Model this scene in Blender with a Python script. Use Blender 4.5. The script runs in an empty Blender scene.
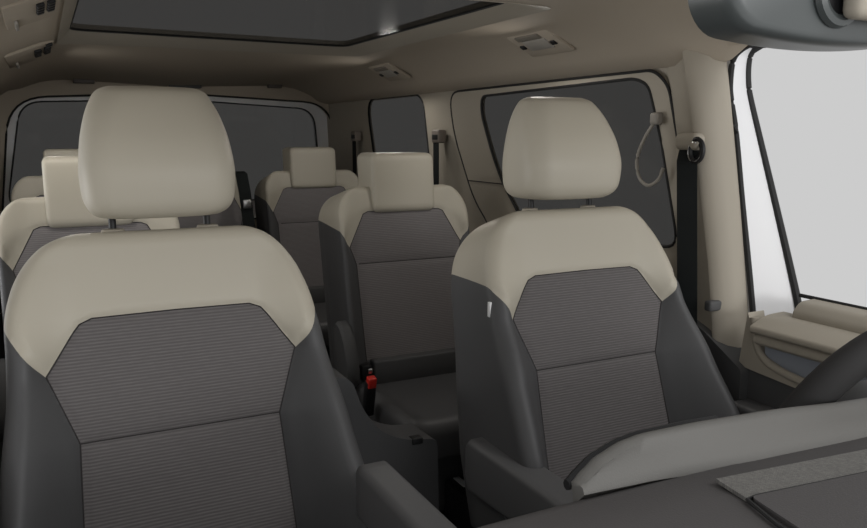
import bpy, bmesh, math, random
from math import sin, cos, pi, sqrt, radians, exp
from mathutils import Vector, Matrix
from mathutils.geometry import delaunay_2d_cdt

# ------------------------------------------------------------------ scene, camera, light
sc = bpy.context.scene
C = sc.collection
YAW, PIT, FPX = radians(26.65), radians(9.45), 775.0
cam_d = bpy.data.cameras.new('camera')
cam = bpy.data.objects.new('camera', cam_d); C.objects.link(cam)
cam.location = (-.613, 0, 1.14)
fwd = Vector((sin(YAW)*cos(PIT), cos(YAW)*cos(PIT), -sin(PIT)))
cam.rotation_euler = fwd.to_track_quat('-Z', 'Y').to_euler()
cam_d.sensor_width = 36; cam_d.lens = 36*FPX/867.0
cam_d.clip_start = .02; cam_d.clip_end = 100
sc.camera = cam
sc.view_settings.view_transform = 'Standard'
sc.view_settings.look = 'None'
sc.view_settings.gamma = 1
sc.view_settings.use_curve_mapping = False
sc.view_settings.exposure = 0.0

w = bpy.data.worlds.new('studio'); sc.world = w; w.use_nodes = True
nt = w.node_tree; nt.nodes.clear()
wo = nt.nodes.new('ShaderNodeOutputWorld'); bg = nt.nodes.new('ShaderNodeBackground')
tc = nt.nodes.new('ShaderNodeTexCoord'); sp = nt.nodes.new('ShaderNodeSeparateXYZ')
mr = nt.nodes.new('ShaderNodeMapRange')       # studio dome: pale grey all round, brightened in front of the van as added fill
mr.inputs[1].default_value = -.75; mr.inputs[2].default_value = -.15
mr.inputs[3].default_value = 1.0; mr.inputs[4].default_value = .604
nt.links.new(tc.outputs['Generated'], sp.inputs[0]); nt.links.new(sp.outputs[1], mr.inputs[0])
nt.links.new(mr.outputs[0], bg.inputs['Strength'])
bg.inputs['Color'].default_value = (1, 1, 1, 1)
nt.links.new(bg.outputs[0], wo.inputs[0])

def area(name, loc, target, size, power, sy=None):
    d = bpy.data.lights.new(name, 'AREA'); d.shape = 'RECTANGLE'; d.size = size; d.size_y = sy or size; d.energy = power
    o = bpy.data.objects.new(name, d); C.objects.link(o); o.location = loc
    o.rotation_euler = (Vector(target)-Vector(loc)).to_track_quat('-Z', 'Y').to_euler()
    return o
# studio softbox above and ahead of the windscreen
area('studio_softbox', (2.2, -6.4, 1.95), (.2, 2.2, 1.0), 2.6, 150, 1.5)
# added overhead fill above the bonnet, lifting the lower front seats
area('overhead_fill', (1.3, -1.3, 3.1), (.35, 1.2, .55), 1.2, 24, 1.0)
# added fill shining in where the unseen passenger-side sliding door is left out
area('side_fill', (-2.7, 2.7, .75), (.5, 2.6, 1.1), 1.9, 29, 1.2)

# ------------------------------------------------------------------ materials
def lin(c): return tuple(((v/255)/12.92 if v/255 <= .04045 else ((v/255+.055)/1.055)**2.4) for v in c)
def mat(name, rgb, rough=.6, metal=0., spec=.5, bump=0., bscale=400., var=0.):
    m = bpy.data.materials.new(name); m.use_nodes = True
    n = m.node_tree; b = n.nodes['Principled BSDF']
    b.inputs['Base Color'].default_value = (*rgb, 1); b.inputs['Roughness'].default_value = rough
    b.inputs['Metallic'].default_value = metal; b.inputs['Specular IOR Level'].default_value = spec
    if bump or var:
        t = n.nodes.new('ShaderNodeTexCoord'); no = n.nodes.new('ShaderNodeTexNoise')
        no.inputs['Scale'].default_value = bscale; no.inputs['Detail'].default_value = 2
        n.links.new(t.outputs['Object'], no.inputs['Vector'])
        if bump:
            bp = n.nodes.new('ShaderNodeBump'); bp.inputs['Strength'].default_value = bump; bp.inputs['Distance'].default_value = .001
            n.links.new(no.outputs['Fac'], bp.inputs['Height']); n.links.new(bp.outputs[0], b.inputs['Normal'])
        if var:
            mx = n.nodes.new('ShaderNodeMix'); mx.data_type = 'RGBA'
            mx.inputs[6].default_value = (*[c*(1-var) for c in rgb], 1); mx.inputs[7].default_value = (*[c*(1+var) for c in rgb], 1)
            n.links.new(no.outputs['Fac'], mx.inputs[0]); n.links.new(mx.outputs[2], b.inputs['Base Color'])
    return m
def fabric(name, a, c, pitch=.0052, ang=0):
    m = bpy.data.materials.new(name); m.use_nodes = True
    n = m.node_tree; b = n.nodes['Principled BSDF']; L = n.links.new
    t = n.nodes.new('ShaderNodeTexCoord')
    mp = n.nodes.new('ShaderNodeMapping'); mp.inputs['Rotation'].default_value = (0, ang, 0)
    wv = n.nodes.new('ShaderNodeTexWave'); wv.bands_direction = 'Z'; wv.inputs['Scale'].default_value = .314/pitch
    wv.inputs['Distortion'].default_value = .5; wv.inputs['Detail Scale'].default_value = 2
    no = n.nodes.new('ShaderNodeTexNoise'); m2 = n.nodes.new('ShaderNodeMapping'); m2.inputs['Scale'].default_value = (60, 60, 420)
    no.inputs['Scale'].default_value = 1; no.inputs['Detail'].default_value = 1
    mu = n.nodes.new('ShaderNodeMath'); mu.operation = 'MULTIPLY'
    mx = n.nodes.new('ShaderNodeMix'); mx.data_type = 'RGBA'
    mx.inputs[6].default_value = (*a, 1); mx.inputs[7].default_value = (*c, 1)
    L(t.outputs['Object'], mp.inputs[0]); L(mp.outputs[0], wv.inputs[0]); L(t.outputs['Object'], m2.inputs[0]); L(m2.outputs[0], no.inputs[0])
    ad = n.nodes.new('ShaderNodeMath'); ad.operation = 'ADD'; ad.inputs[1].default_value = .35
    L(no.outputs['Fac'], ad.inputs[0]); L(wv.outputs['Fac'], mu.inputs[0]); L(ad.outputs[0], mu.inputs[1])
    L(mu.outputs[0], mx.inputs[0]); L(mx.outputs[2], b.inputs['Base Color'])
    bp = n.nodes.new('ShaderNodeBump'); bp.inputs['Strength'].default_value = .5; bp.inputs['Distance'].default_value = .0008
    L(mu.outputs[0], bp.inputs['Height']); L(bp.outputs[0], b.inputs['Normal'])
    b.inputs['Roughness'].default_value = .85; b.inputs['Specular IOR Level'].default_value = .25
    return m
def glass(name, tint, gloss=.05, refl=.5):
    m = bpy.data.materials.new(name); m.use_nodes = True
    n = m.node_tree; n.nodes.clear(); L = n.links.new
    o = n.nodes.new('ShaderNodeOutputMaterial'); t = n.nodes.new('ShaderNodeBsdfTransparent'); g = n.nodes.new('ShaderNodeBsdfGlossy')
    t.inputs[0].default_value = (*tint, 1); g.inputs['Roughness'].default_value = gloss; g.inputs[0].default_value = (.8, .8, .8, 1)
    x = n.nodes.new('ShaderNodeMixShader'); x.inputs[0].default_value = refl; L(t.outputs[0], x.inputs[1]); L(g.outputs[0], x.inputs[2]); L(x.outputs[0], o.inputs[0])
    return m
M = dict(
    beige=mat('beige_leather', (.455, .42, .345), .48, bump=.12, bscale=700, spec=.35),
    head=mat('headliner_cloth', (.43, .375, .305), .9, bump=.2, bscale=900, spec=.1),
    trim=mat('beige_plastic', (.36, .325, .268), .68, bump=.1, bscale=900, spec=.35),
    dark=mat('charcoal_leather', (.070, .070, .072), .5, bump=.15, bscale=700, spec=.4),
    arm=mat('armrest_leather', (.105, .105, .107), .5, bump=.15, bscale=700, spec=.4),
    dark2=mat('charcoal_plastic', (.075, .075, .076), .6, bump=.15, bscale=900, spec=.35),
    black=mat('black_plastic', (.012, .012, .013), .5, spec=.4),
    seam=mat('dark_thread', (.045, .042, .042), .9, spec=.1),
    fab=fabric('ribbed_grey_fabric', (.104, .097, .096), (.162, .150, .150)),
    fabr=fabric('ribbed_fabric_lightened', (.15, .14, .14), (.22, .205, .205)),  # seat fabric with its colour lightened to offset dimmer light at the back
    dash=mat('soft_dash_plastic', (.085, .080, .080), .7, bump=.3, bscale=500, spec=.3),
    hood=mat('grey_dash_plastic', (.145, .141, .132), .62, bump=.3, bscale=500, spec=.3),
    carpet=mat('dark_carpet', (.06, .058, .052), .95, bump=.6, bscale=900, spec=.1, var=.3),
    belt=mat('black_webbing', (.012, .014, .014), .8, bump=.3, bscale=600, spec=.2),
    white=mat('white_paint', (.74, .74, .75), .5, spec=.5),
    silver=mat('silver_paint', (.55, .56, .58), .35, spec=.5),
    rubber=mat('rubber_seal', (.022, .022, .022), .7, spec=.3),
    chrome=mat('brushed_metal', (.6, .6, .6), .3, 1.),
    red=mat('red_plastic', (.65, .03, .02), .4),
    grille=mat('grey_blue_plastic', (.30, .325, .37), .5, bump=.3, bscale=500),
    mirror=mat('gloss_grey_plastic', (.062, .070, .070), .33, spec=.6),
    lens=mat('pale_lens', (.36, .335, .30), .4, spec=.4),
    strap=mat('taupe_cord', (.27, .25, .22), .6, spec=.3),
    label=mat('white_label', (.8, .8, .8), .5),
    tint=glass('tinted_glass', (.262, .260, .256), .08, .025),
    roofg=glass('tinted_roof_glass', (.275, .272, .268), .12, .05),
)
# woven speaker-grid plastic for the defroster strip
def gridmat():
    m = bpy.data.materials.new('perforated_plastic'); m.use_nodes = True
    n = m.node_tree; b = n.nodes['Principled BSDF']; L = n.links.new
    t = n.nodes.new('ShaderNodeTexCoord'); mp = n.nodes.new('ShaderNodeMapping')
    mp.inputs['Rotation'].default_value = (0, 0, .8); mp.inputs['Scale'].default_value = (150, 150, 150)
    br = n.nodes.new('ShaderNodeTexBrick'); br.inputs['Scale'].default_value = 1
    br.inputs['Color1'].default_value = (.20, .195, .18, 1); br.inputs['Color2'].default_value = (.13, .126, .12, 1); br.inputs['Mortar'].default_value = (.06, .058, .055, 1)
    L(t.outputs['Object'], mp.inputs[0]); L(mp.outputs[0], br.inputs['Vector']); L(br.outputs['Color'], b.inputs['Base Color'])
    b.inputs['Roughness'].default_value = .6
    return m
M['grid'] = gridmat()

# ------------------------------------------------------------------ helpers
def link(name, me, material, parent=None, smooth=True, angle=None):
    o = bpy.data.objects.new(name, me); C.objects.link(o)
    if material: me.materials.append(material)
    if smooth:
        for p in me.polygons: p.use_smooth = True
        if angle is not None:
            try: me.set_sharp_from_angle(angle=radians(angle))
            except Exception: pass
    if parent: o.parent = parent
    return o
def from_bm(name, bm, material, parent=None, smooth=True, angle=40):
    bmesh.ops.recalc_face_normals(bm, faces=bm.faces)
    me = bpy.data.meshes.new(name); bm.to_mesh(me); bm.free()
    return link(name, me, material, parent, smooth, angle)
def thing(name, label, cat, loc=(0, 0, 0), group=None):
    o = bpy.data.objects.new(name, None); C.objects.link(o); o.location = loc; o.empty_display_size = .1
    o['label'] = label; o['category'] = cat
    if group: o['group'] = group
    return o
def tag(o, label, cat, group=None):
    o['label'] = label; o['category'] = cat
    if group: o['group'] = group
    return o
def struct(o): o['kind'] = 'structure'; return o
def bx(bm, x0, x1, y0, y1, z0, z1, bev=0., seg=2, mtx=None):
    r = bmesh.ops.create_cube(bm, size=1)
    for v in r['verts']:
        v.co = Vector(((x0+x1)/2+v.co.x*(x1-x0), (y0+y1)/2+v.co.y*(y1-y0), (z0+z1)/2+v.co.z*(z1-z0)))
    vs = r['verts']
    if bev:
        es = list({e for v in vs for e in v.link_edges})
        rr = bmesh.ops.bevel(bm, geom=es, offset=bev, segments=seg, affect='EDGES', profile=.5)
        vs = list(set(rr['verts']))
    if mtx:
        bmesh.ops.transform(bm, matrix=mtx, verts=vs)
def box(name, m, parent, x0, x1, y0, y1, z0, z1, bev=.004, seg=2, mtx=None):
    bm = bmesh.new(); bx(bm, x0, x1, y0, y1, z0, z1, bev, seg, mtx)
    return from_bm(name, bm, m, parent, angle=50)
def smoothpts(pts, n=6, closed=False):
    P = [Vector(p) for p in pts]; out = []
    N = len(P)
    rng = range(N if closed else N-1)
    for i in rng:
        if closed: a, b, c, d = P[(i-1) % N], P[i], P[(i+1) % N], P[(i+2) % N]
        else: a, b, c, d = P[max(i-1, 0)], P[i], P[i+1], P[min(i+2, N-1)]
        for k in range(n):
            t = k/n
            out.append(.5*((2*b)+(c-a)*t+(2*a-5*b+4*c-d)*t*t+(3*b-a-3*c+d)*t**3))
    if not closed: out.append(P[-1])
    return out
def tube(bm, pts, r, seg=8, closed=False, sx=1., sy=1., upv=(0, 0, 1)):
    P = [Vector(p) for p in pts]; N = len(P); rings = []
    for i, p in enumerate(P):
        if closed: d = P[(i+1) % N]-P[(i-1) % N]
        else: d = P[min(i+1, N-1)]-P[max(i-1, 0)]
        d.normalize(); u = Vector(upv)
        if abs(d.dot(u)) > .97: u = Vector((1, 0, 0)) if abs(d.x) < .9 else Vector((0, 1, 0))
        s = d.cross(u).normalized(); t = s.cross(d).normalized()
        rr = r[i] if isinstance(r, (list, tuple)) else r
        rings.append([bm.verts.new(p+s*cos(2*pi*k/seg)*rr*sx+t*sin(2*pi*k/seg)*rr*sy) for k in range(seg)])
    for i in range(N if closed else N-1):
        a, b = rings[i], rings[(i+1) % N]
        for k in range(seg): bm.faces.new((a[k], a[(k+1) % seg], b[(k+1) % seg], b[k]))
    if not closed:
        bm.faces.new(rings[0]); bm.faces.new(rings[-1][::-1])
def tubeobj(name, pts, r, m, parent=None, **k):
    bm = bmesh.new(); tube(bm, pts, r, **k); return from_bm(name, bm, m, parent)
def ribbon(name, pts, side, w, th, m, parent=None):
    """flat webbing strip: pts centre line, side = width direction"""
    bm = bmesh.new(); s = Vector(side).normalized(); P = [Vector(p) for p in pts]; R = []
    for i, p in enumerate(P):
        d = (P[min(i+1, len(P)-1)]-P[max(i-1, 0)]).normalized(); n = d.cross(s).normalized()
        R.append([bm.verts.new(p+s*a*w/2+n*b*th/2) for a, b in ((-1, -1), (1, -1), (1, 1), (-1, 1))])
    for a, b in zip(R, R[1:]):
        for k in range(4): bm.faces.new((a[k], a[(k+1) % 4], b[(k+1) % 4], b[k]))
    bm.faces.new(R[0]); bm.faces.new(R[-1][::-1])
    return from_bm(name, bm, m, parent, smooth=False)
def inpoly(x, y, P):
    c = False; j = len(P)-1
    for i in range(len(P)):
        xi, yi = P[i][0], P[i][1]; xj, yj = P[j][0], P[j][1]
        if (yi > y) != (yj > y) and x < (xj-xi)*(y-yi)/(yj-yi)+xi: c = not c
        j = i
    return c
def panel(name, outline, holes, fmap, th, m, parent=None, step=.06, angle=35):
    """polygon with holes, gridded inside, mapped to 3D by fmap(a,b,depth) and given thickness th"""
    loops = [outline]+list(holes); vs = []; es = []
    for L in loops:
        base = len(vs); pts = []
        for i in range(len(L)):
            a = Vector(L[i][:2]); b = Vector(L[(i+1) % len(L)][:2]); k = max(1, int((b-a).length/step))
            for q in range(k): pts.append(a+(b-a)*q/k)
        vs += pts; n = len(pts)
        es += [(base+i, base+(i+1) % n) for i in range(n)]
    xs = [p[0] for p in outline]; ys = [p[1] for p in outline]
    x = min(xs)+step/2
    while x < max(xs):
        y = min(ys)+step/2
        while y < max(ys):
            if inpoly(x, y, outline) and not any(inpoly(x, y, h) for h in holes): vs.append(Vector((x, y)))
            y += step
        x += step
    V, E_, F, *_ = delaunay_2d_cdt(vs, es, [], 0, 1e-6)
    fs = []
    for f in F:
        cx = sum(V[i][0] for i in f)/len(f); cy = sum(V[i][1] for i in f)/len(f)
        if inpoly(cx, cy, outline) and not any(inpoly(cx, cy, h) for h in holes): fs.append(f)
    bm = bmesh.new()
    A = [bm.verts.new(fmap(v[0], v[1], 0)) for v in V]; B = [bm.verts.new(fmap(v[0], v[1], th)) for v in V]
    cnt = {}
    for f in fs:
        bm.faces.new([A[i] for i in f]); bm.faces.new([B[i] for i in reversed(f)])
        for i in range(len(f)):
            a, b = f[i], f[(i+1) % len(f)]; cnt[(a, b)] = 1
    for (a, b) in list(cnt):
        if (b, a) not in cnt: bm.faces.new((A[b], A[a], B[a], B[b]))
    for v in [v for v in bm.verts if not v.link_faces]: bm.verts.remove(v)
    return from_bm(name, bm, m, parent, angle=angle)
def roundpoly(P, r, n=5):
    """round every corner of a polygon; r a number or a list"""
    out = []; N = len(P)
    for i in range(N):
        a, b, c = Vector(P[i-1][:2]), Vector(P[i][:2]), Vector(P[(i+1) % N][:2])
        ri = r[i] if isinstance(r, (list, tuple)) else r
        if ri <= 0: out.append(tuple(b)); continue
        d1 = (a-b); d2 = (c-b); q = min(ri, d1.length*.45, d2.length*.45)
        p1 = b+d1.normalized()*q; p2 = b+d2.normalized()*q
        for k in range(n+1):
            t = k/n; out.append(tuple((1-t)**2*p1+2*t*(1-t)*b+t*t*p2))
    return out
def interp(T, v):
    if v <= T[0][0]: return T[0][1]
    for (a, x), (b, y) in zip(T, T[1:]):
        if v <= b:
            t = (v-a)/(b-a); t = t*t*(3-2*t)*.3+t*.7
            return x+(y-x)*t
    return T[-1][1]
def mono(T, v):
    xs = [p[0] for p in T]; ys = [p[1] for p in T]; n = len(T)
    if v <= xs[0]: return ys[0]
    if v >= xs[-1]: return ys[-1]
    d = [(ys[i+1]-ys[i])/(xs[i+1]-xs[i]) for i in range(n-1)]
    m = [d[0]]+[0 if d[i-1]*d[i] <= 0 else 2*d[i-1]*d[i]/(d[i-1]+d[i]) for i in range(1, n-1)]+[d[-1]]
    i = max(k for k in range(n-1) if xs[k] <= v); h = xs[i+1]-xs[i]; t = (v-xs[i])/h
    return (2*t**3-3*t*t+1)*ys[i]+(t**3-2*t*t+t)*h*m[i]+(-2*t**3+3*t*t)*ys[i+1]+(t**3-t*t)*h*m[i+1]
def ring(W, nf, nb, rf, rb, NF=40, NB=12, NS=6, NC=6):
    """closed rounded-rectangle ring in (x, n): front side n=nf, back side n=nb (nb<nf)"""
    rf = max(1e-4, min(rf, W*.98, (nf-nb)*.55)); rb = max(1e-4, min(rb, W*.98, (nf-nb)*.4))
    pts = []
    for k in range(NF+1): pts.append((-(W-rf)+2*(W-rf)*k/NF, nf))
    for k in range(1, NC): a = pi/2*(1-k/NC); pts.append(((W-rf)+rf*cos(a), nf-rf+rf*sin(a)))
    for k in range(NS+1): pts.append((W, (nf-rf)+((nb+rb)-(nf-rf))*k/NS))
    for k in range(1, NC): a = pi/2*k/NC; pts.append(((W-rb)+rb*cos(a), nb+rb-rb*sin(a)))
    for k in range(NB+1): pts.append(((W-rb)-2*(W-rb)*k/NB, nb))
    for k in range(1, NC): a = pi/2*(1-k/NC); pts.append((-(W-rb)-rb*cos(a), nb+rb-rb*sin(a)))
    for k in range(NS+1): pts.append((-W, (nb+rb)+((nf-rf)-(nb+rb))*k/NS))
    for k in range(1, NC): a = pi/2*k/NC; pts.append((-(W-rf)-rf*cos(a), nf-rf+rf*sin(a)))
    return pts
def loft(bm, rows):
    """rows: list of lists of 3D points, closed rings; capped with a centre fan"""
    R = [[bm.verts.new(p) for p in r] for r in rows]
    n = len(R[0])
    for a, b in zip(R, R[1:]):
        for k in range(n): bm.faces.new((a[k], a[(k+1) % n], b[(k+1) % n], b[k]))
    for r, fl in ((R[0], True), (R[-1], False)):
        c = sum((v.co for v in r), Vector())/n; cv = bm.verts.new(c)
        for k in range(n):
            t = (r[k], r[(k+1) % n], cv)
            bm.faces.new(t[::-1] if fl else t)
    return R

# ------------------------------------------------------------------ seat backs
def seatback(root, P):
    """P: parameter dict. builds the backrest panels as children of root (local coords)."""
    H, D, B = P['H'], P['D'], P['B']; r = P['recline']; y0, z0 = P['y0'], P['z0']
    U = Vector((0, sin(r), cos(r))); Nn = Vector((0, -cos(r), sin(r)))
    def W(v):
        base = interp(P['W'], v); v0 = P['v0']
        if v <= v0: return base
        t = min(1, (v-v0)/(H-v0)); p = P['pw']
        return base-P['Rw']*(1-(max(0, 1-t**p))**(1/p))
    def bw(v): return interp(P['b'], v)
    vs = []; v = 0
    v0 = P['v0']; n1 = int(v0/P['res'])
    vs = [v0*k/n1 for k in range(n1)]
    n2 = P.get('n2', 34)
    for k in range(n2+1):
        a = k/n2*pi/2; vs.append(v0+(H-v0)*sin(a))
    def nfront(x, v):
        b = bw(v)*.97; w_ = W(v)-P['rc']*.8; ax = abs(x)
        if w_ <= b+.01: return 0
        t = max(0, min(1, (ax-b)/(w_-b)))
        Bv = interp(B, v) if isinstance(B, list) else B
        fade = 1-max(0, min(1, (v-P['bf0'])/(P['bf1']-P['bf0'])))
        return Bv*(t*t*(3-2*t)*.5+.5*min(1, t*1.05))*fade
    rows = []
    for v in vs:
        sf = 1; sb = 1; rf_, rb_ = P['rtf'], P['rtb']
        if v > H-rf_: sf = sqrt(max(0, 1-((v-(H-rf_))/rf_)**2))
        if v > H-rb_: sb = sqrt(max(0, 1-((v-(H-rb_))/rb_)**2))
        nf = -rf_*(1-sf); nb = -D+P['rtbd']*(1-sb)
        if nf-nb < .004: nb = nf-.004
        rc = P['rc']*max(.15, sf)
        pts = ring(W(v), nf, nb, rc, P['rc']*.8, NF=P.get('NF', 74))
        rr = []; q_ = max(0, min(1, (v-.38)/.18)); q_ = q_*q_*(3-2*q_)*P.get('asym', 0)
        for (x, n) in pts:
            wgt = max(0, min(1, (n-nb)/(nf-nb)))
            rr.append(Vector((x-q_*max(0, min(1, (-x-.08)/.10)), n+nfront(x, v)*min(1, wgt*1.3), v)))
        rows.append(rr)
    bm = bmesh.new(); loft(bm, rows)
    def cut(co, no):
        g = bm.verts[:]+bm.edges[:]+bm.faces[:]
        bmesh.ops.bisect_plane(bm, geom=g, dist=1e-5, plane_co=co, plane_no=no)
    F = P['fab']        # list of (|x|,v) going up the side then across to centre top
    lines = []
    for s in (1, -1):
        for (x1, v1), (x2, v2) in zip(F, F[1:]):
            if abs(x1-x2)+abs(v1-v2) < 1e-6: continue
            if s == -1 and abs(v1-v2) < 1e-6: lines.append(((s*x1, v1), (s*x2, v2))); continue
            d = Vector((s*(x2-x1), 0, v2-v1)); cut(Vector((s*x1, 0, v1)), Vector((d.z, 0, -d.x)))
            lines.append(((s*x1, v1), (s*x2, v2)))
    tx, tv = P['tip']; sl, sn = P['yk']      # yoke border plane v = tv + sl(|x|-tx) - sn*n
    for s in (1, -1): cut(Vector((s*tx, 0, tv)), Vector((-sl*s, sn, 1)))
    for sv in P['seams']: cut(Vector((0, 0, sv)), Vector((0, 0, 1)))
    fabpoly = [(x, v) for x, v in F]+[(-x, v) for x, v in reversed(F)]
    def region(c):
        if c.y > -.045 and inpoly(c.x, c.z, fabpoly):
            return 'f'
        if c.z > tv+sl*(abs(c.x)-tx)-sn*c.y and c.z > tv-.12: return 'y'
        if c.y < -D*.8: return 'k'
        return 'l' if c.x < 0 else 'r'
    # seam grooves
    seg = list(lines)
    for sv in P['seams']: seg.append(((-bw(sv), sv), (bw(sv), sv)))
    ex = P.get('yoke_out', .24)
    for s in (1, -1): seg.append(((s*tx, tv), (s*ex, tv+sl*(ex-tx))))
    def segdist(px, pv, a, b):
        ax, av = a; bx_, bv = b; dx, dv = bx_-ax, bv-av; L = dx*dx+dv*dv
        t = max(0, min(1, ((px-ax)*dx+(pv-av)*dv)/L)) if L else 0
        return sqrt((px-ax-t*dx)**2+(pv-av-t*dv)**2)
    g = P.get('groove', .0045); gr = P.get('gr', .006)
    labels = {f: region(f.calc_center_median()) for f in bm.faces}
    for v in bm.verts:
        if v.co.y > -.05:
            d = min(segdist(v.co.x, v.co.z, a, b) for a, b in seg)
            if d < gr*3: v.co.y -= g*exp(-(d/gr)**2)
            # gentle stuffing of the centre panel
    X = lambda c: Vector((c.x, y0, z0))+U*c.z+Nn*c.y
    bmesh.ops.recalc_face_normals(bm, faces=bm.faces); bm.verts.ensure_lookup_table(); bm.verts.index_update(); bm.normal_update()
    mats = dict(f=('fabric_panel', P['mf']), y=('shoulder_yoke', M['beige']), l=('side_bolster', M['dark']), r=('side_bolster', M['dark']), k=('back_shell', M['dark2']))
    made = {}
    for key, (nm, mt) in mats.items():
        fs = [f for f in bm.faces if labels[f] == key]
        if not fs: continue
        idx = {}; V = []; Fc = []; Nl = []
        for f in fs:
            q = []
            for vv in f.verts:
                if vv.index not in idx:
                    idx[vv.index] = len(V); V.append(X(vv.co)); nn = vv.normal; Nl.append((Vector((nn.x, 0, 0))+Nn*nn.y+U*nn.z).normalized())
                q.append(idx[vv.index])
            Fc.append(q[::-1])
        me = bpy.data.meshes.new(nm); me.from_pydata(V, [], Fc); me.update()
        o = link(nm, me, mt, root); made[key] = o
        me.normals_split_custom_set_from_vertices([tuple(n) for n in Nl])
    bm.free()
    # dark stitched seams lying in the grooves
    bm = bmesh.new()
    def onsurf(x, v): return Vector((x, y0, z0))+U*v+Nn*(nfront(x, v)-g+.0004-(P['rc']*.4 if abs(x) > W(v)-P['rc']*.7 else 0))
    for a, b in seg[:-2]:
        k = max(2, int(((a[0]-b[0])**2+(a[1]-b[1])**2)**.5/.012)); pts = [onsurf(a[0]+(b[0]-a[0])*i/k, a[1]+(b[1]-a[1])*i/k) for i in range(k+1)]
        tube(bm, pts, P.get('sr', .0013), seg=5)
    from_bm('seam_stitching', bm, M['seam'], root)
    return U, Nn, W

def headrest_front(root, zt=0.):
    rows = []
    T_W = [(0, .100), (.005, .109), (.015, .118), (.035, .1245), (.075, .127), (.125, .1225), (.172, .1125), (.203, .100), (.216, .091), (.224, .072)]
    T_f = [(0, 1.385), (.012, 1.367), (.03, 1.358), (.07, 1.355), (.12, 1.367), (.17, 1.393), (.205, 1.418), (.217, 1.432), (.224, 1.455)]
    T_b = [(0, 1.498), (.012, 1.508), (.03, 1.512), (.07, 1.512), (.15, 1.508), (.2, 1.503), (.217, 1.497), (.224, 1.485)]
    N = 40
    for k in range(N+1):
        v = .224*(.5-.5*cos(pi*k/N)) if k else 0
        Wv = mono(T_W, v); nf = -mono(T_f, v); nb = -mono(T_b, v)
        R = min(.040, (nf-nb)*.5)
        pts = ring(Wv, nf, nb, R, R*.6, NF=30)
        rr = []
        for x, n in pts:
            bulge = .012*(x/Wv)**2 if n > (nf+nb)/2 else 0     # face slightly crowned
            rr.append(Vector((x, -n+bulge, 1.0+v)))
        rows.append(rr)
    bm = bmesh.new(); loft(bm, rows)
    for _ in range(3): bmesh.ops.smooth_vert(bm, verts=bm.verts, factor=.5, use_axis_x=True, use_axis_y=True, use_axis_z=True)
    h = from_bm('headrest', bm, M['beige'], root, angle=180)
    for s in (-1, 1):
        tubeobj('headrest_post', [(s*.08, 1.452, 1.03), (s*.08, 1.440, .955)], .0062, M['black'], h, seg=12)
    for s in (-1, 1):
        bm = bmesh.new(); rws = []
        for zz, rr_ in ((.966, .017), (.9755, .017), (.979, .0155), (.980, .010)):
            rws.append([Vector((s*.08+rr_*1.15*cos(2*pi*q/20), 1.441+rr_*.8*sin(2*pi*q/20), zz)) for q in range(20)])
        loft(bm, rws); from_bm('post_guide', bm, M['trim'], root)
    return h

def cushion(root, name, W, y0, y1, zt, zb, m, B=.03, tilt=.05, rc=.04, seam=None):
    """seat cushion with raised side bolsters; front edge at y0"""
    bm = bmesh.new(); rows = []; N = 30; L = y1-y0
    for k in range(N+1):
        t = .5-.5*cos(pi*k/N); y = y0+L*t; e = 1.
        d = min(t, 1-t)*L; rr = .045
        if d < rr: e = sqrt(max(0, 1-((rr-d)/rr)**2))
        top = zt+tilt*(1-t)-(1-e)*rr; bot = zb+(1-e)*rr*.4; Wk = W-(1-e)*.02
        pts = ring(Wk, top, bot, rc, .015, NF=40)
        rows.append([Vector((x, y, n+(B*max(0, min(1, (abs(x)-W*.62)/(W*.25)))**2*e if n > (top+bot)/2 else 0))) for x, n in pts])
    loft(bm, rows)
    return from_bm(name, bm, m, root, angle=60)

FRONT = dict(H=.655, D=.185, B=[(0, .135), (.15, .115), (.3, .072), (.42, .032), (.5, .028)], recline=radians(17), y0=1.191, z0=.36,
    W=[(0, .280), (.15, .282), (.28, .270), (.4, .256), (.48, .247), (.56, .238), (.655, .233)],
    v0=.50, pw=2.2, Rw=.116, res=.0075, b=[(0, .170), (.15, .166), (.314, .16), (.424, .20), (.5, .16), (.52, .15)],
    rc=.030, bf0=.46, bf1=.60, rtf=.03, rtb=.10, rtbd=.06, asym=.012, crown=0,
    fab=[(.170, -.01), (.166, .15), (.160, .314), (.200, .424), (.158, .488), (.147, .502), (.128, .510), (.0, .5115)],
    tip=(.200, .424), yk=(1.47, .37), seams=[.314], mf=M['fab'])

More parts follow.
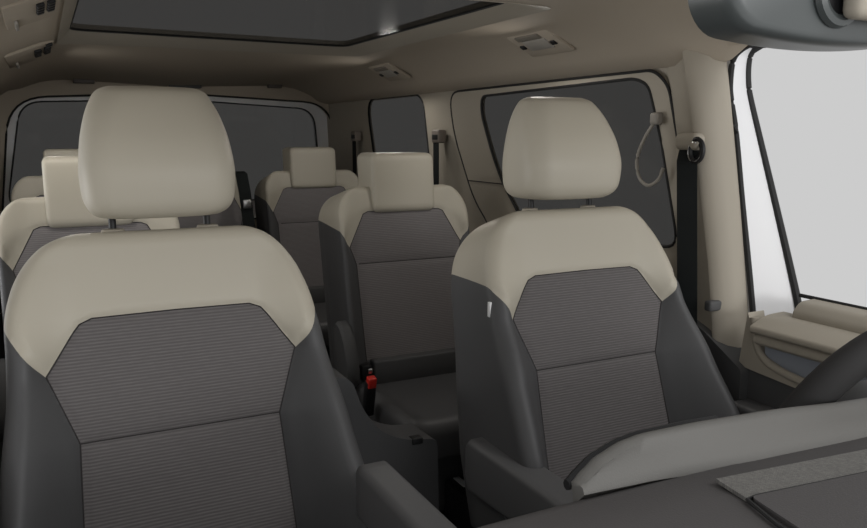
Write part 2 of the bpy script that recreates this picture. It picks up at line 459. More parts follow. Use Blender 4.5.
def front_seat(x, label, arm):
    root = thing('car_seat', label, 'car seat', (x, 0, 0), None)
    seatback(root, dict(FRONT, asym=.012 if x < 0 else .005))
    headrest_front(root)
    cushion(root, 'seat_cushion', .27, .72, 1.24, .40, .26, M['dark'], B=.035, tilt=.03)
    cushion(root, 'cushion_insert', .165, .76, 1.19, .405, .36, M['fab'], B=0, tilt=.03, rc=.02)
    bm = bmesh.new(); bx(bm, -.24, .24, .80, 1.34, .10, .29, .03, 3)
    from_bm('seat_base', bm, M['dark2'], root)
    for s in (-1, 1):
        box('slide_rail', M['black'], root, s*.19-.018, s*.19+.018, .72, 1.42, .012, .10, .004)
    # recliner side cover
    for s in (-1, 1):
        bm = bmesh.new(); rows = []
        for xx, k in ((0, .9), (.006, 1), (.02, 1), (.028, .92)):
            rows.append([Vector((s*(.262+xx), 1.245+.075*k*cos(2*pi*q/28), .37+.062*k*sin(2*pi*q/28))) for q in range(28)])
        loft(bm, rows); from_bm('recliner_cover', bm, M['dark2'], root)
    # inner armrest
    if arm:
        s, ax0, ax1, ya, yb, za, zb_, th = arm
        bm = bmesh.new(); rows = []
        N = 18
        for k in range(N+1):
            t = k/N; y = yb+(ya-yb)*t; z = zb_+(za-zb_)*t
            d = min(t, 1-t)*(yb-ya); e = 1.
            if d < .03: e = sqrt(max(0.02, 1-((.03-d)/.03)**2))
            hw = (ax1-ax0)/2; cx = (ax0+ax1)/2
            pts = ring(hw-(1-e)*.012, z-(1-e)*.022, z-th*(1-.25*t)+(1-e)*.02, .012, .012, NF=10, NB=4)
            rows.append([Vector((cx+px, y, n)) for px, n in pts])
        loft(bm, rows)
        a = from_bm('armrest', bm, M['arm'], root, angle=60)
        return root, a
    return root, None

def rear_seat(name, x, y, label, group, half=.219, covers=True, base=True):
    P = dict(H=.600, D=.20, B=.02, recline=radians(12), y0=2.085-2.2, z0=.40,
        W=[(0, half), (.3, half), (.5, half), (.605, half)],
        v0=.50, pw=2.0, Rw=.075, res=.012, n2=16, NF=44, b=[(0, .165), (.37, .165), (.44, .205), (.52, .15)],
        rc=.013, bf0=.50, bf1=.62, rtf=.02, rtb=.05, rtbd=.03, crown=0,
        fab=[(half*.77, .07), (half*.77, .08), (half*.79, .36), (half*.86, .415), (half*.62, .515), (half*.55, .522), (0, .523)],
        tip=(half*.86, .415), yk=(1.7, .3), seams=[.365], mf=M['fabr'], groove=.004, gr=.008, sr=.0013, yoke_out=half-.008)
    root = thing(name, label, 'car seat', (x, y, 0), group)
    U, Nn, W = seatback(root, P)
    # block headrest
    bm = bmesh.new(); rows = []; N = 16; w_ = min(.106, half*.48)
    for k in range(N+1):
        t = .5-.5*cos(pi*k/N); z = .905+.180*t; d = min(t, 1-t)*.180; e = 1.
        rr = .02
        if d < rr: e = sqrt(max(0, 1-((rr-d)/rr)**2))
        lean = .016*t
        pts = ring(w_-(1-e)*.016, .055-(1-e)*.016, -.085+(1-e)*.018, .013, .02, NF=14)
        rows.append([Vector((px, .035+lean-n, z)) for px, n in pts])
    loft(bm, rows); h = from_bm('headrest', bm, M['beige'], root, angle=60)
    for s in (-1, 1): tubeobj('headrest_post', [(s*.05, .045, .93), (s*.05, .05, .86)], .006, M['black'], h)
    c = cushion(root, 'seat_cushion', half, -.50, -.08, .405, .295, M['dark'], B=.012, tilt=.0, rc=.03)
    # lower back strip with isofix slots
    b = box('lower_back_trim', M['dark2'], root, -half*.72, half*.72, -.135, -.085, .40, .475, .006)
    for s in (-1, 1):
        box('anchor_slot', M['black'], root, s*half*.84-.016, s*half*.84+.016, -.140, -.10, .425, .468, .003)
    if base:
        bm = bmesh.new(); bx(bm, -half+.03, half-.03, -.30, .02, .03, .30, .03, 3)
        from_bm('seat_base', bm, M['dark2'], root)
        for s in (-1, 1): box('base_foot', M['black'], root, s*(half-.07)-.03, s*(half-.07)+.03, -.34, .06, .012, .05, .006)
    for s in (-1, 1) if covers else ():
        bm = bmesh.new(); rws = []
        for xx, k in ((0, .9), (.008, 1), (.03, 1), (.038, .9)):
            rws.append([Vector((s*(half-.005+xx), -.10+.055*k*cos(2*pi*q/28)+.03*(sin(2*pi*q/28)), .50+.095*k*sin(2*pi*q/28))) for q in range(28)])
        loft(bm, rws); from_bm('hinge_cover', bm, M['dark2'], root)
    return root

# ================================================================== SETTING
# ---- floor
fl = panel('floor', [(-.84, .15), (.84, .15), (.84, 4.15), (-.84, 4.15)], [], lambda a, b, d: Vector((a, b, -d)), .04, M['carpet'], step=.4)
struct(fl)

# ---- ceiling with sunroof opening
SRX0, SRX1, SRY0, SRY1 = -.545, .455, 1.50, 2.74
def ceilz(x, y):
    ax = abs(x)
    z = 1.425-.02*max(0, (ax-.45)/.15)**2 if ax < .6 else 1.405-.045*((ax-.6)/.1)-.055*max(0, (ax-.68)/.1)**1.5
    if ax > .6 and y < 1.5:
        k = min(1, (1.5-y)/.22); k = k*k*(3-2*k); z = z*(1-k)+max(z, 1.405-.052*((ax-.6)/.2))*k
    if ax > .72 and y >= 1.3: z = max(z, 1.303)
    if y > 2.7 and ax <= .72: z -= .055*min(1, (y-2.7)/1.25)**1.3*(1-min(1, ax/.8)*.6)
    if y < 1.1: z -= .02*((1.1-y)/.6)**2
    if 2.9 < y: pass
    return z
hole = roundpoly([(SRX0, SRY0), (SRX1, SRY0), (SRX1, SRY1), (SRX0, SRY1)], .05, 6)
cl = panel('ceiling', [(-.835, .62), (.835, .62), (.835, 4.06), (-.835, 4.06)], [hole], lambda a, b, d: Vector((a, b, ceilz(a, b)+d)), .02, M['head'], step=.045, angle=80)
struct(cl)
# bevelled frame between headliner and glass
def bevel_frame(name, outer, inner, z0, z1, m):
    bm = bmesh.new()
    A = [bm.verts.new((p[0], p[1], ceilz(*p)+z0)) for p in outer]; B = [bm.verts.new((p[0], p[1], z1)) for p in inner]
    D_ = [bm.verts.new((p[0], p[1], z1+.02)) for p in inner]; E_ = [bm.verts.new((p[0], p[1], z1+.02)) for p in outer]
    n = len(A)
    for i in range(n):
        j = (i+1) % n
        for P_, Q in ((A, B), (B, D_), (D_, E_), (E_, A)): bm.faces.new((P_[i], P_[j], Q[j], Q[i]))
    return from_bm(name, bm, m, None, angle=50)
inner = roundpoly([(-.512, 1.58), (.38, 1.58), (.368, 2.64), (-.512, 2.585)], .05, 6)
struct(bevel_frame('trim_1', hole, inner, -.002, 1.443, M['trim']))
sg = panel('window_1', inner, [], lambda a, b, d: Vector((a, b, 1.445+d)), .005, M['roofg'], step=.3, angle=30)
struct(sg)
bm = bmesh.new(); tube(bm, [(p[0], p[1], 1.446) for p in inner], .004, seg=6, closed=True)
struct(from_bm('trim_2', bm, M['rubber']))

# ---- side walls
DG = roundpoly([(2.375, 1.272), (1.59, 1.283), (1.54, 1.265), (1.50, 1.14), (1.44, .86), (2.15, .84), (2.18, .89), (2.265, .98), (2.32, 1.07), (2.38, 1.21)], [.05, .03, .04, .1, .05, .03, .03, .05, .05, .05], 5)
DOOR = roundpoly([(2.61, 1.297), (1.52, 1.299), (1.47, 1.26), (1.40, .95), (1.38, .10), (2.30, .10), (2.34, .80), (2.47, .906), (2.59, 1.14)], [.08, .05, .05, .1, .05, .05, .1, .08, .1], 5)
QG = roundpoly([(3.47, 1.305), (2.95, 1.315), (2.86, 1.28), (2.84, 1.0), (2.90, .90), (3.42, .93)], [.1, .08, .06, .05, .05, .08], 5)
def xw(z): return .80-.035*max(0, (z-.85)/.45)
def side(s):
    nm = 'right' if s > 0 else 'left'
    upper = [(1.40, .70), (4.10, .70), (4.10, 1.40), (1.42, 1.36)]
    wl = panel('wall_'+nm, upper, [DOOR_HOLE, QG], lambda a, b, d: Vector((s*(xw(b)+.011+d), a, b)), .012, M['trim'], step=.06)
    struct(wl)
    lo = panel('wall_lower_'+nm, [(1.20, 0), (4.10, 0), (4.10, .70), (1.26, .70)], [], lambda a, b, d: Vector((s*(.812+d), a, b)), .03, M['dark2'], step=.2)
    struct(lo); lo.name = 'trim_3' if s > 0 else 'trim_4'
    q = panel('window_3' if s > 0 else 'window_5', QG, [], lambda a, b, d: Vector((s*(xw(b)+.006+d), a, b)), .005, M['tint'], step=.2); struct(q)
    bm = bmesh.new(); tube(bm, [(s*(xw(p[1])+.012), p[0], p[1]) for p in QG], .0045, seg=6, closed=True)
    o = from_bm('window_seal', bm, M['rubber'], q)
    # sliding door (the unseen passenger-side one is left out to let light in)
    if s < 0: return None
    d = panel('door_2' if s > 0 else 'door_4', DOOR, [DG], lambda a, b, d_: Vector((s*(xw(b)+d_-.004), a, b)), .014, M['trim'], step=.06); struct(d)
    bm = bmesh.new(); tube(bm, [(s*(xw(p[1])-.003), p[0], p[1]) for p in DOOR], .004, seg=6, closed=True); from_bm('door_seal', bm, M['rubber'], d)
    panel('lower_panel', roundpoly([(1.44, .14), (2.26, .14), (2.28, .62), (1.44, .62)], .03), [], lambda a, b, d_: Vector((s*(xw(b)-.010+d_), a, b)), .008, M['dark2'], d, step=.2)
    g = panel('window_2' if s > 0 else 'window_4', DG, [], lambda a, b, d_: Vector((s*(xw(b)-.003+d_), a, b)), .005, M['tint'], step=.2); struct(g)
    bm = bmesh.new(); tube(bm, [(s*(xw(p[1])-.003), p[0], p[1]) for p in DG], .0045, seg=6, closed=True); from_bm('window_seal', bm, M['rubber'], g)
    tubeobj('panel_gap', [(s*(xw(.975)-.0045), y, .975-(y-2.2)*.0) for y in (2.262, 2.40, 2.50)], .0022, M['seam'], d, seg=5)
    return d
DOOR_UP = DOOR
# clip the door hole to the upper wall
DOOR_UP = [(p[0], max(p[1], .705)) for p in DOOR]
DOOR_HOLE = [(p[0]+(-.004 if p[0] > 2 else .004), p[1]+(-.003 if p[1] > .9 else 0)) for p in DOOR_UP]
DOOR_UP = DOOR_HOLE
_t = []
for p in DOOR_UP:
    if not _t or abs(p[0]-_t[-1][0])+abs(p[1]-_t[-1][1]) > 1e-4: _t.append(p)
DOOR_UP = DOOR_HOLE = _t
dr = side(1); dl = side(-1)

# ---- rear wall and tailgate window
RG = roundpoly([(-.68, 1.288), (-.1, 1.308), (.1, 1.308), (.705, 1.275), (.76, .80), (-.77, .80)], [.09, .2, .2, .09, .08, .08], 7)
RF = roundpoly([(-.82, 1.345), (-.1, 1.37), (.1, 1.37), (.84, 1.335), (.90, .69), (-.90, .69)], [.15, .3, .3, .15, .1, .1], 8)
RH = roundpoly([(-.725, 1.305), (-.1, 1.336), (.1, 1.336), (.795, 1.305), (.83, .705), (-.80, .705)], [.16, .3, .3, .16, .03, .03], 8)
def ry(z): return 4.10-.06*max(0, (z-.8)/.5)
bk = panel('wall_back', [(-.86, 0), (.86, 0), (.86, 1.46), (-.86, 1.46)], [RH], lambda a, b, d: Vector((a, ry(b)-.03+d, b)), .03, M['head'], step=.09); struct(bk)
tg = panel('door_5', RF, [RG], lambda a, b, d: Vector((a, ry(b)+.012+d, b)), .03, M['white'], step=.09); struct(tg)
gl = panel('window_6', RG, [], lambda a, b, d: Vector((a, ry(b)+.018+d, b)), .005, M['tint'], step=.3); struct(gl)
bm = bmesh.new(); tube(bm, [(p[0], ry(p[1])+.010, p[1]) for p in RG], .004, seg=6, closed=True); from_bm('window_seal', bm, M['rubber'], gl)
bm = bmesh.new(); tube(bm, [(p[0], ry(p[1])-.030, p[1]) for p in RH], .005, seg=6, closed=True); struct(from_bm('trim_5', bm, M['rubber']))
# ---- B pillars
def bpillar(s):
    out = []
    bm = bmesh.new(); rows = []
    for k in range(25):
        t = k/24; z = .60+(1.345-.60)*t
        yf = 1.248+.125*(max(0, z-.64)/.69)**1.15           # edge next to the front door
        yb = 1.42+.06*max(0, (z-.9)/.4)
        xi = .765-.02*max(0, (z-.85)/.45)
        prof = [(yf-.004, .843), (yf-.002, xi+.045), (yf+.008, xi+.02), (yf+.024, xi+.002), (yf+.034, xi), (yf+.050, xi+.014), (yb-.05, xi+.016), (yb-.01, xi+.020), (yb+.01, xi+.030), (yb+.012, xi+.07)]
        rows.append([Vector((s*x_, y_, z)) for y_, x_ in prof])
    loft(bm, rows)
    o = from_bm('trim_7' if s > 0 else 'trim_8', bm, M['trim'], angle=50); struct(o)
    struct(panel('trim_9' if s > 0 else 'trim_10', roundpoly([(1.19, 0), (1.50, 0), (1.50, .72), (1.40, .715), (1.31, .685), (1.19, .618)], .01, 3), [], lambda a, b, d: Vector((s*(.757+d), a, b)), .06, M['dark2'], step=.1))
bpillar(1); bpillar(-1)
# roof side rail above the front doors and windscreen pillars
for s, nm in ((1, 11), (-1, 12)):
    bm = bmesh.new(); rows = []
    P_ = smoothpts([(s*.80, 1.46, 1.335), (s*.81, 1.30, 1.355), (s*.805, 1.0, 1.358), (s*.78, .68, 1.35)], 6)
    tube(bm, P_, .022, seg=14, sx=1., sy=.6)
    struct(from_bm('trim_%d' % nm, bm, M['head']))

# ---- front doors: white frame, seals, sill and padded panel
def front_door(s):
    nm = 'door_1' if s > 0 else 'door_3'
    A_ = smoothpts([(.852, 1.335, 1.342), (.852, 1.352, 1.325), (.852, 1.358, 1.290), (.852, 1.356, 1.24), (.852, 1.345, 1.19), (.852, 1.325, 1.10), (.852, 1.301, .99), (.852, 1.268, .833), (.852, 1.248, .731), (.852, 1.235, .66)], 5)
    B_ = smoothpts([(.95, 1.385, 1.347), (.95, 1.397, 1.330), (.95, 1.400, 1.300), (.95, 1.396, 1.26), (.95, 1.385, 1.222), (.95, 1.350, 1.13), (.95, 1.294, .984), (.95, 1.236, .83), (.95, 1.205, .74), (.95, 1.19, .66)], 5)
    bm = bmesh.new(); rows = []
    for a, b in zip(A_, B_):
        rows.append([Vector((s*p.x, p.y, p.z)) for p in (a, a.lerp(b, .33), a.lerp(b, .66), b, b+Vector((0, .02, 0)), a+Vector((0, .02, 0)))])
    loft(bm, rows); fr = from_bm(nm, bm, M['white'], angle=60); struct(fr)
    bm = bmesh.new(); tube(bm, smoothpts([(s*.85, 1.301, 1.345), (s*.85, 1.335, 1.332), (s*.85, 1.354, 1.311), (s*.85, 1.358, 1.259), (s*.85, 1.352, 1.221), (s*.85, 1.331, 1.142), (s*.85, 1.301, .99), (s*.85, 1.268, .833), (s*.85, 1.248, .731), (s*.85, 1.235, .66)], 5), .007, seg=8)
    from_bm('door_seal', bm, M['rubber'], fr)
    bm = bmesh.new(); tube(bm, smoothpts([(s*.95, .7, 1.352), (s*.95, 1.25, 1.355), (s*.95, 1.36, 1.354)], 5)+[Vector((s*p.x, p.y, p.z)) for p in B_[2:]], .0095, seg=8)
    from_bm('window_seal', bm, M['rubber'], fr)
    def ext(name, prof, y0, y1, m, n=12, yshift=None, rr=0.):
        bm = bmesh.new(); rows = []
        for k in range(n+1):
            y = y0+(y1-y0)*k/n
            rows.append([Vector((s*p[0], y, p[1]+(yshift(y) if yshift else 0))) for p in prof])
        loft(bm, rows); return from_bm(name, bm, m, fr, angle=40)
    dz = lambda y: -.045*(1.15-y)*0
    # belt-line ledge
    led = ext('sill_ledge', roundpoly([(.96, .772), (.90, .782), (.85, .780), (.828, .758), (.83, .735), (.96, .73)], .012), .30, 1.125, M['trim'], yshift=dz)
    bm = bmesh.new(); tube(bm, [(s*.90, .3, .782), (s*.90, 1.165, .782)], .0045, seg=8); from_bm('sill_seal', bm, M['rubber'], fr)
    ext('armrest_pad', roundpoly([(.86, .748), (.80, .746), (.752, .726), (.752, .712), (.86, .70)], [.004, .03, .018, .01, .004]), .35, 1.170, M['trim'])
    ext('armrest_lip', roundpoly([(.86, .712), (.764, .710), (.758, .690), (.775, .682), (.86, .68)], [.004, .01, .008, .006, .004]), .35, 1.165, M['trim'])
    ext('pocket_panel', [(.785, .69), (.795, .60), (.86, .60), (.86, .69)], .35, 1.155, M['grille'])
    # beige surround sweeping under the pocket
    P_ = smoothpts([(s*.785, 1.188, .738), (s*.784, 1.180, .695), (s*.782, 1.155, .655), (s*.780, 1.10, .636), (s*.778, .95, .620), (s*.776, .6, .595)], 6)
    bm = bmesh.new(); tube(bm, P_, .009, seg=10); from_bm('pocket_surround', bm, M['trim'], fr)
    pl = roundpoly([(1.198, .75), (1.184, .70), (1.16, .66), (1.10, .640), (.95, .624), (.5, .60), (.5, .588), (1.0, .608), (1.215, .622)], .004, 2)
    panel('lower_trim', pl, [], lambda a, b, d: Vector((s*(.776+d), a, b)), .05, M['trim'], fr, step=.1)
    panel('lower_panel', [(1.215, .624), (1.0, .610), (.4, .588), (.4, .05), (1.215, .05)], [], lambda a, b, d: Vector((s*(.782+d), a, b)), .08, M['dark2'], fr, step=.2)
    bm = bmesh.new(); bx(bm, min(s*.728, s*.79), max(s*.728, s*.79), .55, 1.195, .515, .55, .010, 3); from_bm('door_bin', bm, M['arm'], fr)
    return fr
front_door(1); front_door(-1)

# ================================================================== THINGS
# ---- front seats
pas, a1 = front_seat(-.431, 'beige and grey front passenger seat with large beige headrest, at the left of the photo', (1, .236, .294, .66, 1.14, .612, .612, .095))
drv, a2 = front_seat(.43, 'beige and grey driver seat behind the steering wheel, beside the belt pillar', (-1, -.312, -.240, .84, 1.33, .530, .530, .115))
box('airbag_tag', M['label'], drv, -.2545, -.2485, 1.318, 1.327, .775, .806, .001)

# ---- second and third row seats
s2 = rear_seat('car_seat', .385, 2.2, 'rear seat with square headrest directly behind the driver seat, second row', 'second row seats')
s2b = rear_seat('car_seat', -.508, 2.2, 'rear seat half hidden behind the front passenger seat, second row', 'second row seats')
s3 = rear_seat('car_seat', .475, 3.37, 'back row seat seen just left of the second row seat behind the driver', 'back row seats', half=.228, covers=False)
s3b = rear_seat('car_seat', -.50, 3.37, 'rear seat in the back row at the far left, mostly hidden by the passenger seats', 'back row seats', half=.228, covers=False)
s3c = rear_seat('car_seat', -.02, 3.37, 'narrow middle rear seat in the back row under a black belt', 'back row seats', half=.195, covers=False)
for r_, nm in ((s2, 1), (s2b, 1)):
    pass

# ---- steering wheel
sw = thing('steering_wheel', 'black steering wheel rising behind the instrument hood at the right edge', 'steering wheel', (.447, .697, .716))
tl = radians(24)
def swp(a, r, n=0.):       # a angle, r radius in the wheel plane, n along column
    u = Vector((1, 0, 0)); v_ = Vector((0, -sin(tl), cos(tl))) ; ax = Vector((0, -cos(tl), -sin(tl)))
    return u*cos(a)*r+v_*sin(a)*r+ax*n
bm = bmesh.new(); tube(bm, [swp(2*pi*k/64, .178) for k in range(64)], .0235, seg=14, closed=True, upv=(0, 1, 0)); from_bm('rim', bm, mat('rim_leather', (.032, .031, .031), .7, bump=.2, bscale=700, spec=.2), sw)
bm = bmesh.new(); rows = []
for n_, k_ in ((.035, .7), (.03, .95), (0, 1), (-.03, .95), (-.036, .7)):
    rows.append([swp(2*pi*q/32, 0, n_)+(swp(2*pi*q/32, 1)*(.062*k_)) for q in range(32)])
loft(bm, rows); from_bm('airbag_hub', bm, M['dark2'], sw)
for a in (pi, 0, -pi/2):
    bm = bmesh.new(); P_ = [swp(a, rr) for rr in (.05, .09, .13, .175)]
    tube(bm, P_, [.024, .018, .014, .013], seg=10, sx=1., sy=.6, upv=(0, 1, 0)); from_bm('spoke', bm, M['black'], sw)
for s in (-1, 1):
    bm = bmesh.new(); tube(bm, [swp(pi if s < 0 else 0, .06, .03), swp(pi if s < 0 else 0, .10, .034)+Vector((0, 0, .0)), swp(pi if s < 0 else 0, .135, .03)], [.012, .010, .006], seg=8); from_bm('column_stalk', bm, M['dark2'], sw)

# ---- dashboard
db = thing('dashboard', 'wide dark grey dashboard top seen from the windscreen side', 'dashboard', (0, .4, .78))
def dpt(x, y, z): return Vector((x, y-.4, z-.78))
bm = bmesh.new(); rows = []
prof = [(.10, .60), (.10, .755), (.14, .772), (.25, .780), (.40, .782), (.52, .780), (.585, .774), (.612, .762), (.625, .740), (.62, .70), (.60, .55), (.58, .45), (.3, .4)]
for k in range(41):
    x = -.80+1.60*k/40; c = -.05*(abs(x)/.8)**3
    rows.append([dpt(x, y+(c if y > .4 else -c*.0), z-.012*(abs(x)/.8)**4) for y, z in prof])
loft(bm, rows); from_bm('dash_body', bm, M['dash'], db, angle=50)
# instrument hood: ridge standing on the rear half of the dash
def hood_lip(x):
    return interp([(-.134, .7765), (-.122, .787), (-.103, .800), (-.07, .811), (-.041, .8145), (.033, .814), (.147, .809), (.325, .796), (.7, .77)], x)
bm = bmesh.new(); rows = []
for k in range(61):
    u_ = k/60; x = -.134+.834*(u_**1.7)
    z = hood_lip(x); h = max(.002, z-.776); yl = .622; yb_ = min(yl-.016, interp([(-.14, .606), (-.05, .600), (.013, .591), (.088, .577), (.257, .562), (.7, .53)], x))
    if k == 0: z = .7775; yb_ = yl-.011
    rows.append([dpt(x, yb_, .774 if k == 0 else .770), dpt(x, yb_+(yl-yb_)*.2, .776+h*.18), dpt(x, yb_+(yl-yb_)*.55, .776+h*.52), dpt(x, yl-.010, z-.004), dpt(x, yl-.004, z-.0005), dpt(x, yl+.002, z), dpt(x, yl+.008, z-.002), dpt(x, yl+.010, z-.008), dpt(x, yl+.004, z-.012), dpt(x, yl+.002, .774 if k == 0 else .75)])
    if k == 0:
        c_ = sum(rows[0], Vector())/len(rows[0]); rows[0] = [p.lerp(c_, .92) for p in rows[0]]
loft(bm, rows); from_bm('instrument_hood', bm, M['hood'], db, angle=60)
# gloss black edge on the hood end
bm = bmesh.new()
P_ = [dpt(-.136+.84*((k/24*.45)**1.7), .633, hood_lip(-.136+.84*((k/24*.45)**1.7))-.006) for k in range(25)]
tube(bm, P_, .006, seg=8); from_bm('screen_edge', bm, M['black'], db)
# defroster strip and cover plate
gz = .7835
gs = panel('defroster_grille', [(-.006, .550), (.62, .550), (.62, .504), (-.013, .504)], [], lambda a, b, d: dpt(a, b-.10*max(0, a), gz+.0015-d), .004, M['grid'], db, step=.2)
pl = panel('display_cover', roundpoly([(-.010, .501), (.62, .501), (.62, .28), (-.05, .28)], .006, 3), [], lambda a, b, d: dpt(a, b-.10*max(0, a), gz+.004-d), .006, M['dash'], db, step=.2)
bm = bmesh.new(); tube(bm, [dpt(-.055, .28, gz+.001), dpt(-.029, .456, gz+.001), dpt(-.014, .502, gz+.001), dpt(0, .503, gz+.001), dpt(.62, .503-.062, gz+.001)], .0022, seg=6); from_bm('cover_gap', bm, M['black'], db)

# ---- interior mirror
mi = thing('rear_view_mirror', 'dark glossy back of the interior mirror at the top right', 'mirror', (.032, .50, 1.287))
bm = bmesh.new(); rows = []
N = 24
for k in range(N+1):
    t = k/N*2-1
    # rings are taken across the depth: back bulge (towards windscreen) to glass side
    dep = -.024+.048*(k/N)
    q = (k/N)
    sc_ = (sqrt(max(0, 1-((.3-q)/.3)**2)) if q < .3 else 1.0)
    sc_ = .55+.45*sc_ if k else .5
    a_, b_ = .138*(.93+.07*((sc_-.5)/.5)), .058*(.84+.16*((sc_-.5)/.5))
    rr = []
    for px, pz in ring(a_, b_, -b_, .034, .034, NF=24, NB=24, NS=6, NC=8):
        pz += -.010*(1-(px/.138)**2) if pz < 0 else .006*(1-(px/.138)**2)
        rr.append(Vector((px, dep, pz)))
    rows.append(rr)
loft(bm, rows); hs = from_bm('mirror_housing', bm, M['mirror'], mi, angle=70)
bm = bmesh.new(); loft(bm, [[Vector((.124*(abs(cos(2*pi*j/56))**.48)*(1 if cos(2*pi*j/56) > 0 else -1), d_, .050*(abs(sin(2*pi*j/56))**.40)*(1 if sin(2*pi*j/56) > 0 else -1)-.003)) for j in range(56)] for d_ in (.020, .0265)])
from_bm('mirror_glass', bm, mat('mirror_surface', (.7, .7, .7), .03, 1.), mi)
bm = bmesh.new(); tube(bm, [(-.010+.024*cos(2*pi*k/32), -.026, -.024+.024*sin(2*pi*k/32)) for k in range(32)], .0065, seg=8, closed=True); from_bm('socket_ring', bm, M['mirror'], mi)
bm = bmesh.new(); tube(bm, [(-.010, -.020, -.024), (-.010, -.0275, -.024)], .021, seg=24); from_bm('socket_recess', bm, M['black'], mi)
bm = bmesh.new(); bx(bm, -.014, .09, -.050, -.030, -.048, .05, .008, 3); from_bm('mount_cover', bm, M['trim'], mi)
bm = bmesh.new(); tube(bm, [(.01, -.012, -.01), (.04, -.04, .01), (.05, -.04, .06)], .010, seg=10); from_bm('mount_stem', bm, M['black'], mi)

# ---- roof lamp consoles
def add_fill(t, z, y):  # small added fill light that lifts the dim rear cabin
    d = bpy.data.lights.new('cabin_fill', 'AREA'); d.shape = 'RECTANGLE'; d.size = .05; d.size_y = .12; d.energy = 1.15; d.color = (1, .96, .9)
    o = bpy.data.objects.new('cabin_fill', d); C.objects.link(o); o.parent = t; o.location = (0, y, z)
def lamp(x, y, z, label, sc_=1., rz=0., group='roof lamps'):
    t = thing('roof_lamp', label, 'lamp', (x, y, z), group); t.rotation_euler = (0, radians(28) if x > 0 else radians(-28), rz)
    t.scale = (sc_,)*3
    bm = bmesh.new(); bx(bm, -.055, .055, -.10, .10, -.008, .004, .006, 2); from_bm('lamp_plate', bm, M['head'], t)
    bm = bmesh.new(); bx(bm, -.022, .022, -.055, .055, -.012, -.004, .004, 2); from_bm('lamp_lens', bm, M['lens'], t)
    bm = bmesh.new(); bx(bm, -.045, -.026, -.05, .06, -.013, -.004, .003, 2); from_bm('air_vent', bm, mat('vent_grey', (.20, .18, .15), .7), t)
    add_fill(t, -.014, 0)
    for yy in (-.07, .075):
        bm = bmesh.new(); bx(bm, -.006, .010, yy-.010, yy+.010, -.0125, -.006, .002, 1); from_bm('switch', bm, M['black'], t)
    return t
lamp(.63, 1.83, 1.392, 'roof lamp with vent in the ceiling above the driver seat headrest')
lamp(.63, 2.86, 1.385, 'roof lamp in the ceiling over the small side window, further back')

# left-hand roof consoles with dark buttons and pale handle bars
for i, (px, py, pz, lb) in enumerate(((-.605, 1.86, 1.398, 'dark slotted roof vent at the top left corner, nearer one'), (-.615, 2.78, 1.392, 'dark slotted roof vent at the top left, further back one'))):
    t = thing('roof_vent', lb, 'vent', (px, py, pz), 'left roof vents'); t.rotation_euler = (0, radians(-22), 0)
    t.scale = (1+.3*i,)*3
    bm = bmesh.new(); bx(bm, -.06, .05, -.13, .20, -.003, .006, .003, 2); from_bm('vent_plate', bm, M['head'], t)
    add_fill(t, -.012, .14)  # added cabin fill hung under the vent plate
    for k in range(4):
        for j in range(2):
            box('vent_slot', M['black'], t, .004+.022*j, .020+.022*j, -.07+.034*k, -.048+.034*k, -.010, -.002, .002, 1)
    box('vent_knob', M['black'], t, .030, .045, -.125, -.105, -.010, -.002, .003, 2)
    box('pale_strip', M['lens'], t, -.043, -.036, .08, .21, -.009, -.002, .001, 1)

# header lamps over the tailgate window
for px, wd, nm in ((-.415, .045, 'left'), (.029, .075, 'middle'), (.464, .035, 'right')):
    t = box('header_latch', mat('brown_plastic', (.10, .085, .075), .6) if px != .029 else M['dark2'], None, px-wd, px+wd, 3.915, 3.945, ceilz(px, 3.9)-.018 if px != .029 else ceilz(px, 3.9)-.012, ceilz(px, 3.9)+.004, .004)
    tag(t, 'small brown recess on the rear roof header above the tailgate window, %s one' % nm, 'latch', 'rear header fittings')

# ---- seat belts
def belt(label, x, y, ztop, zbot, w_=.047, dy=0., cover=True):
    t = thing('seat_belt', label, 'seat belt', (x, y, zbot), None); H_ = ztop-zbot
    ribbon('webbing', [(0, dy, 0), (0, dy*.5, H_*.5), (0, 0, H_-.03), (.006, 0, H_-.005)], (.5, -.87, 0), w_, .002, M['belt'], t)
    # guide loop and cover
    bm = bmesh.new(); tube(bm, [(.012+.004*cos(2*pi*k/20), .036*cos(2*pi*k/20)-.0, H_-.002+.020*sin(2*pi*k/20)) for k in range(20)], .005, seg=8, closed=True, upv=(1, 0, 0)); from_bm('guide_loop', bm, M['black'], t)
    return t
b1 = belt('black driver seat belt hanging from the pillar behind the driver seat', .734, 1.365, 1.11, .45, dy=-.045)
bm = bmesh.new(); bx(bm, -.008, .03, -.030, .040, .655, .695, .014, 4); from_bm('anchor_cover', bm, M['trim'], b1)
bm = bmesh.new(); tube(bm, [(-.002, -.030+.020*cos(2*pi*k/28), .655+.026*sin(2*pi*k/28)) for k in range(28)], .0055, seg=8, closed=True, upv=(1, 0, 0)); from_bm('anchor_loop', bm, M['black'], b1)
bm = bmesh.new(); tube(bm, [(-.006, -.024+.016*cos(pi*k/14-1.2), .652+.022*sin(pi*k/14-1.2)) for k in range(15)], .0018, seg=6); from_bm('loop_edge', bm, M['chrome'], b1)
bm = bmesh.new(); bx(bm, .010, .05, -.088, -.066, .285, .310, .006, 3); from_bm('latch_stop', bm, M['dark2'], b1)
def belt_small(label, x, y, z, h):
    t = thing('seat_belt', label, 'seat belt', (x, y, z-h), None)
    ribbon('webbing', [(0, 0, 0), (0, 0, h)], (0, 1, 0), .045, .002, M['belt'], t)
    bm = bmesh.new(); bx(bm, -.006, .03, -.032, .032, h-.02, h+.03, .008, 3); from_bm('guide_cover', bm, mat('brown_cover', (.20, .17, .145), .6), t)
    bm = bmesh.new(); bx(bm, -.008, .0, -.025, .022, h-.008, h+.012, .003, 2); from_bm('guide_slot', bm, M['black'], t)
    return t
belt_small('black seat belt on the rear pillar just right of the small side window', .748, 2.69, 1.13, .35)
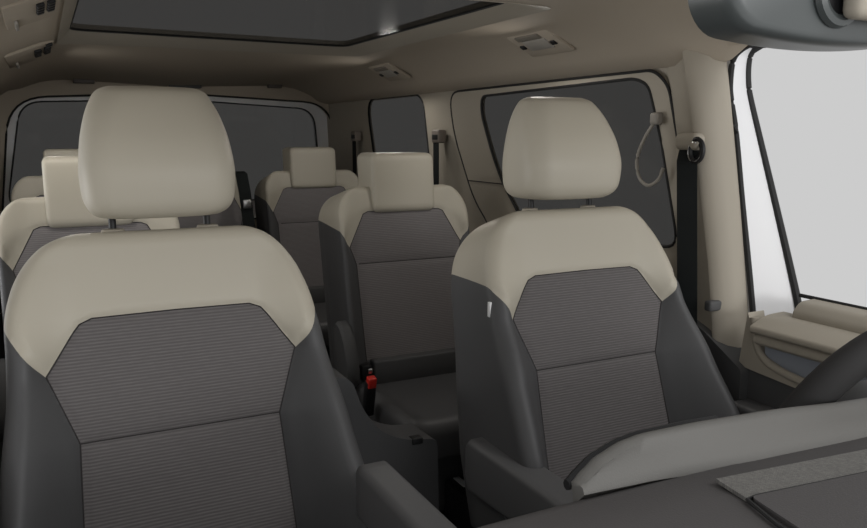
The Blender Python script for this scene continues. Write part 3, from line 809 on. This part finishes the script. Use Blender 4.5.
belt_small('black seat belt on the rearmost pillar just left of the small side window', .752, 3.58, 1.13, .30)
b4 = thing('seat_belt', 'black belt with silver tongue lying over the middle back row seat', 'seat belt', (.145, 3.32, .60))
ribbon('webbing', [(.012, -.10, 0), (.008, -.06, .15), (.0, -.035, .30), (-.004, .0, .378), (-.004, .05, .385)], (1, 0, 0), .050, .0025, M['belt'], b4)
bm = bmesh.new(); bx(bm, -.014, .020, -.062, -.050, .235, .272, .003, 2); from_bm('belt_tongue', bm, M['chrome'], b4)

# ---- belt buckle beside the second row seat
bk_ = thing('belt_buckle', 'black belt buckle with a red button beside the second row seat cushion', 'buckle', (.14, 1.90, .40))
mt_ = Matrix.Rotation(radians(14), 4, 'X')
box('buckle_body', M['black'], bk_, -.014, .014, -.012, .012, -.02, .085, .004, 2, mt_)
box('release_button', M['red'], bk_, -.012, .012, -.016, .006, .070, .100, .003, 2, mt_)
box('buckle_tongue', M['chrome'], bk_, -.006, .006, .004, .010, .105, .120, .002, 1, mt_)

# ---- coat strap on pillar
st = tag(tubeobj('grab_strap', smoothpts([(.752, 1.50, 1.17), (.745, 1.525, 1.13), (.742, 1.545, 1.08), (.742, 1.535, 1.035), (.745, 1.505, 1.015), (.750, 1.475, 1.03), (.756, 1.465, 1.06)], 6), .0045, M['strap'], None, seg=8), 'pale looped strap hanging beside the driver belt pillar', 'strap')
cb = tag(box('strap_hook', M['strap'], None, .742, .765, 1.480, 1.508, 1.165, 1.195, .006), 'pale small hook above the looped strap', 'hook')

# ---- floor rail, white clip
for xx, lb in ((-.02, 'dark floor rail running along the aisle on the left side'), (.16, 'dark floor rail running along the aisle by the driver side seats')):
    r_ = tag(box('floor_rail', M['black'], None, xx-.014, xx+.014, 1.2, 3.9, .0, .012, .002), lb, 'rail', 'floor rails')

# ---- dark side box between the front seats and the second row
cc = thing('side_console', 'dark plastic side box between the front passenger seat and the second row seat', 'console', (0, 1.5, 0))
cc_o = panel('console_body', roundpoly([(-.13, .012), (.160, .012), (.150, .455), (.062, .468), (.008, .498), (-.035, .56), (-.055, .63), (-.13, .64)], [.01, .01, .02, .05, .06, .06, .03, .02], 4), [], lambda a, b, d: Vector((a, d, b)), .10, M['dark'], cc, step=.06)
bxo = box('console_slot', M['black'], cc, .086, .112, -.004, .02, .452, .466, .002)

# ---- small floor bracket with a white clip behind the driver seat
fb = thing('floor_bracket', 'small black floor bracket with a white clip, between the driver seat and second row', 'bracket', (.405, 1.80, 0))
box('bracket_body', M['black'], fb, -.035, .045, -.12, .09, .012, .147, .006)
box('white_clip', M['label'], fb, -.008, .012, .020, .085, .146, .150, .001)
drv_head = [c for c in drv.children if c.name.startswith('headrest')][0]; drv_head.location.x = .006
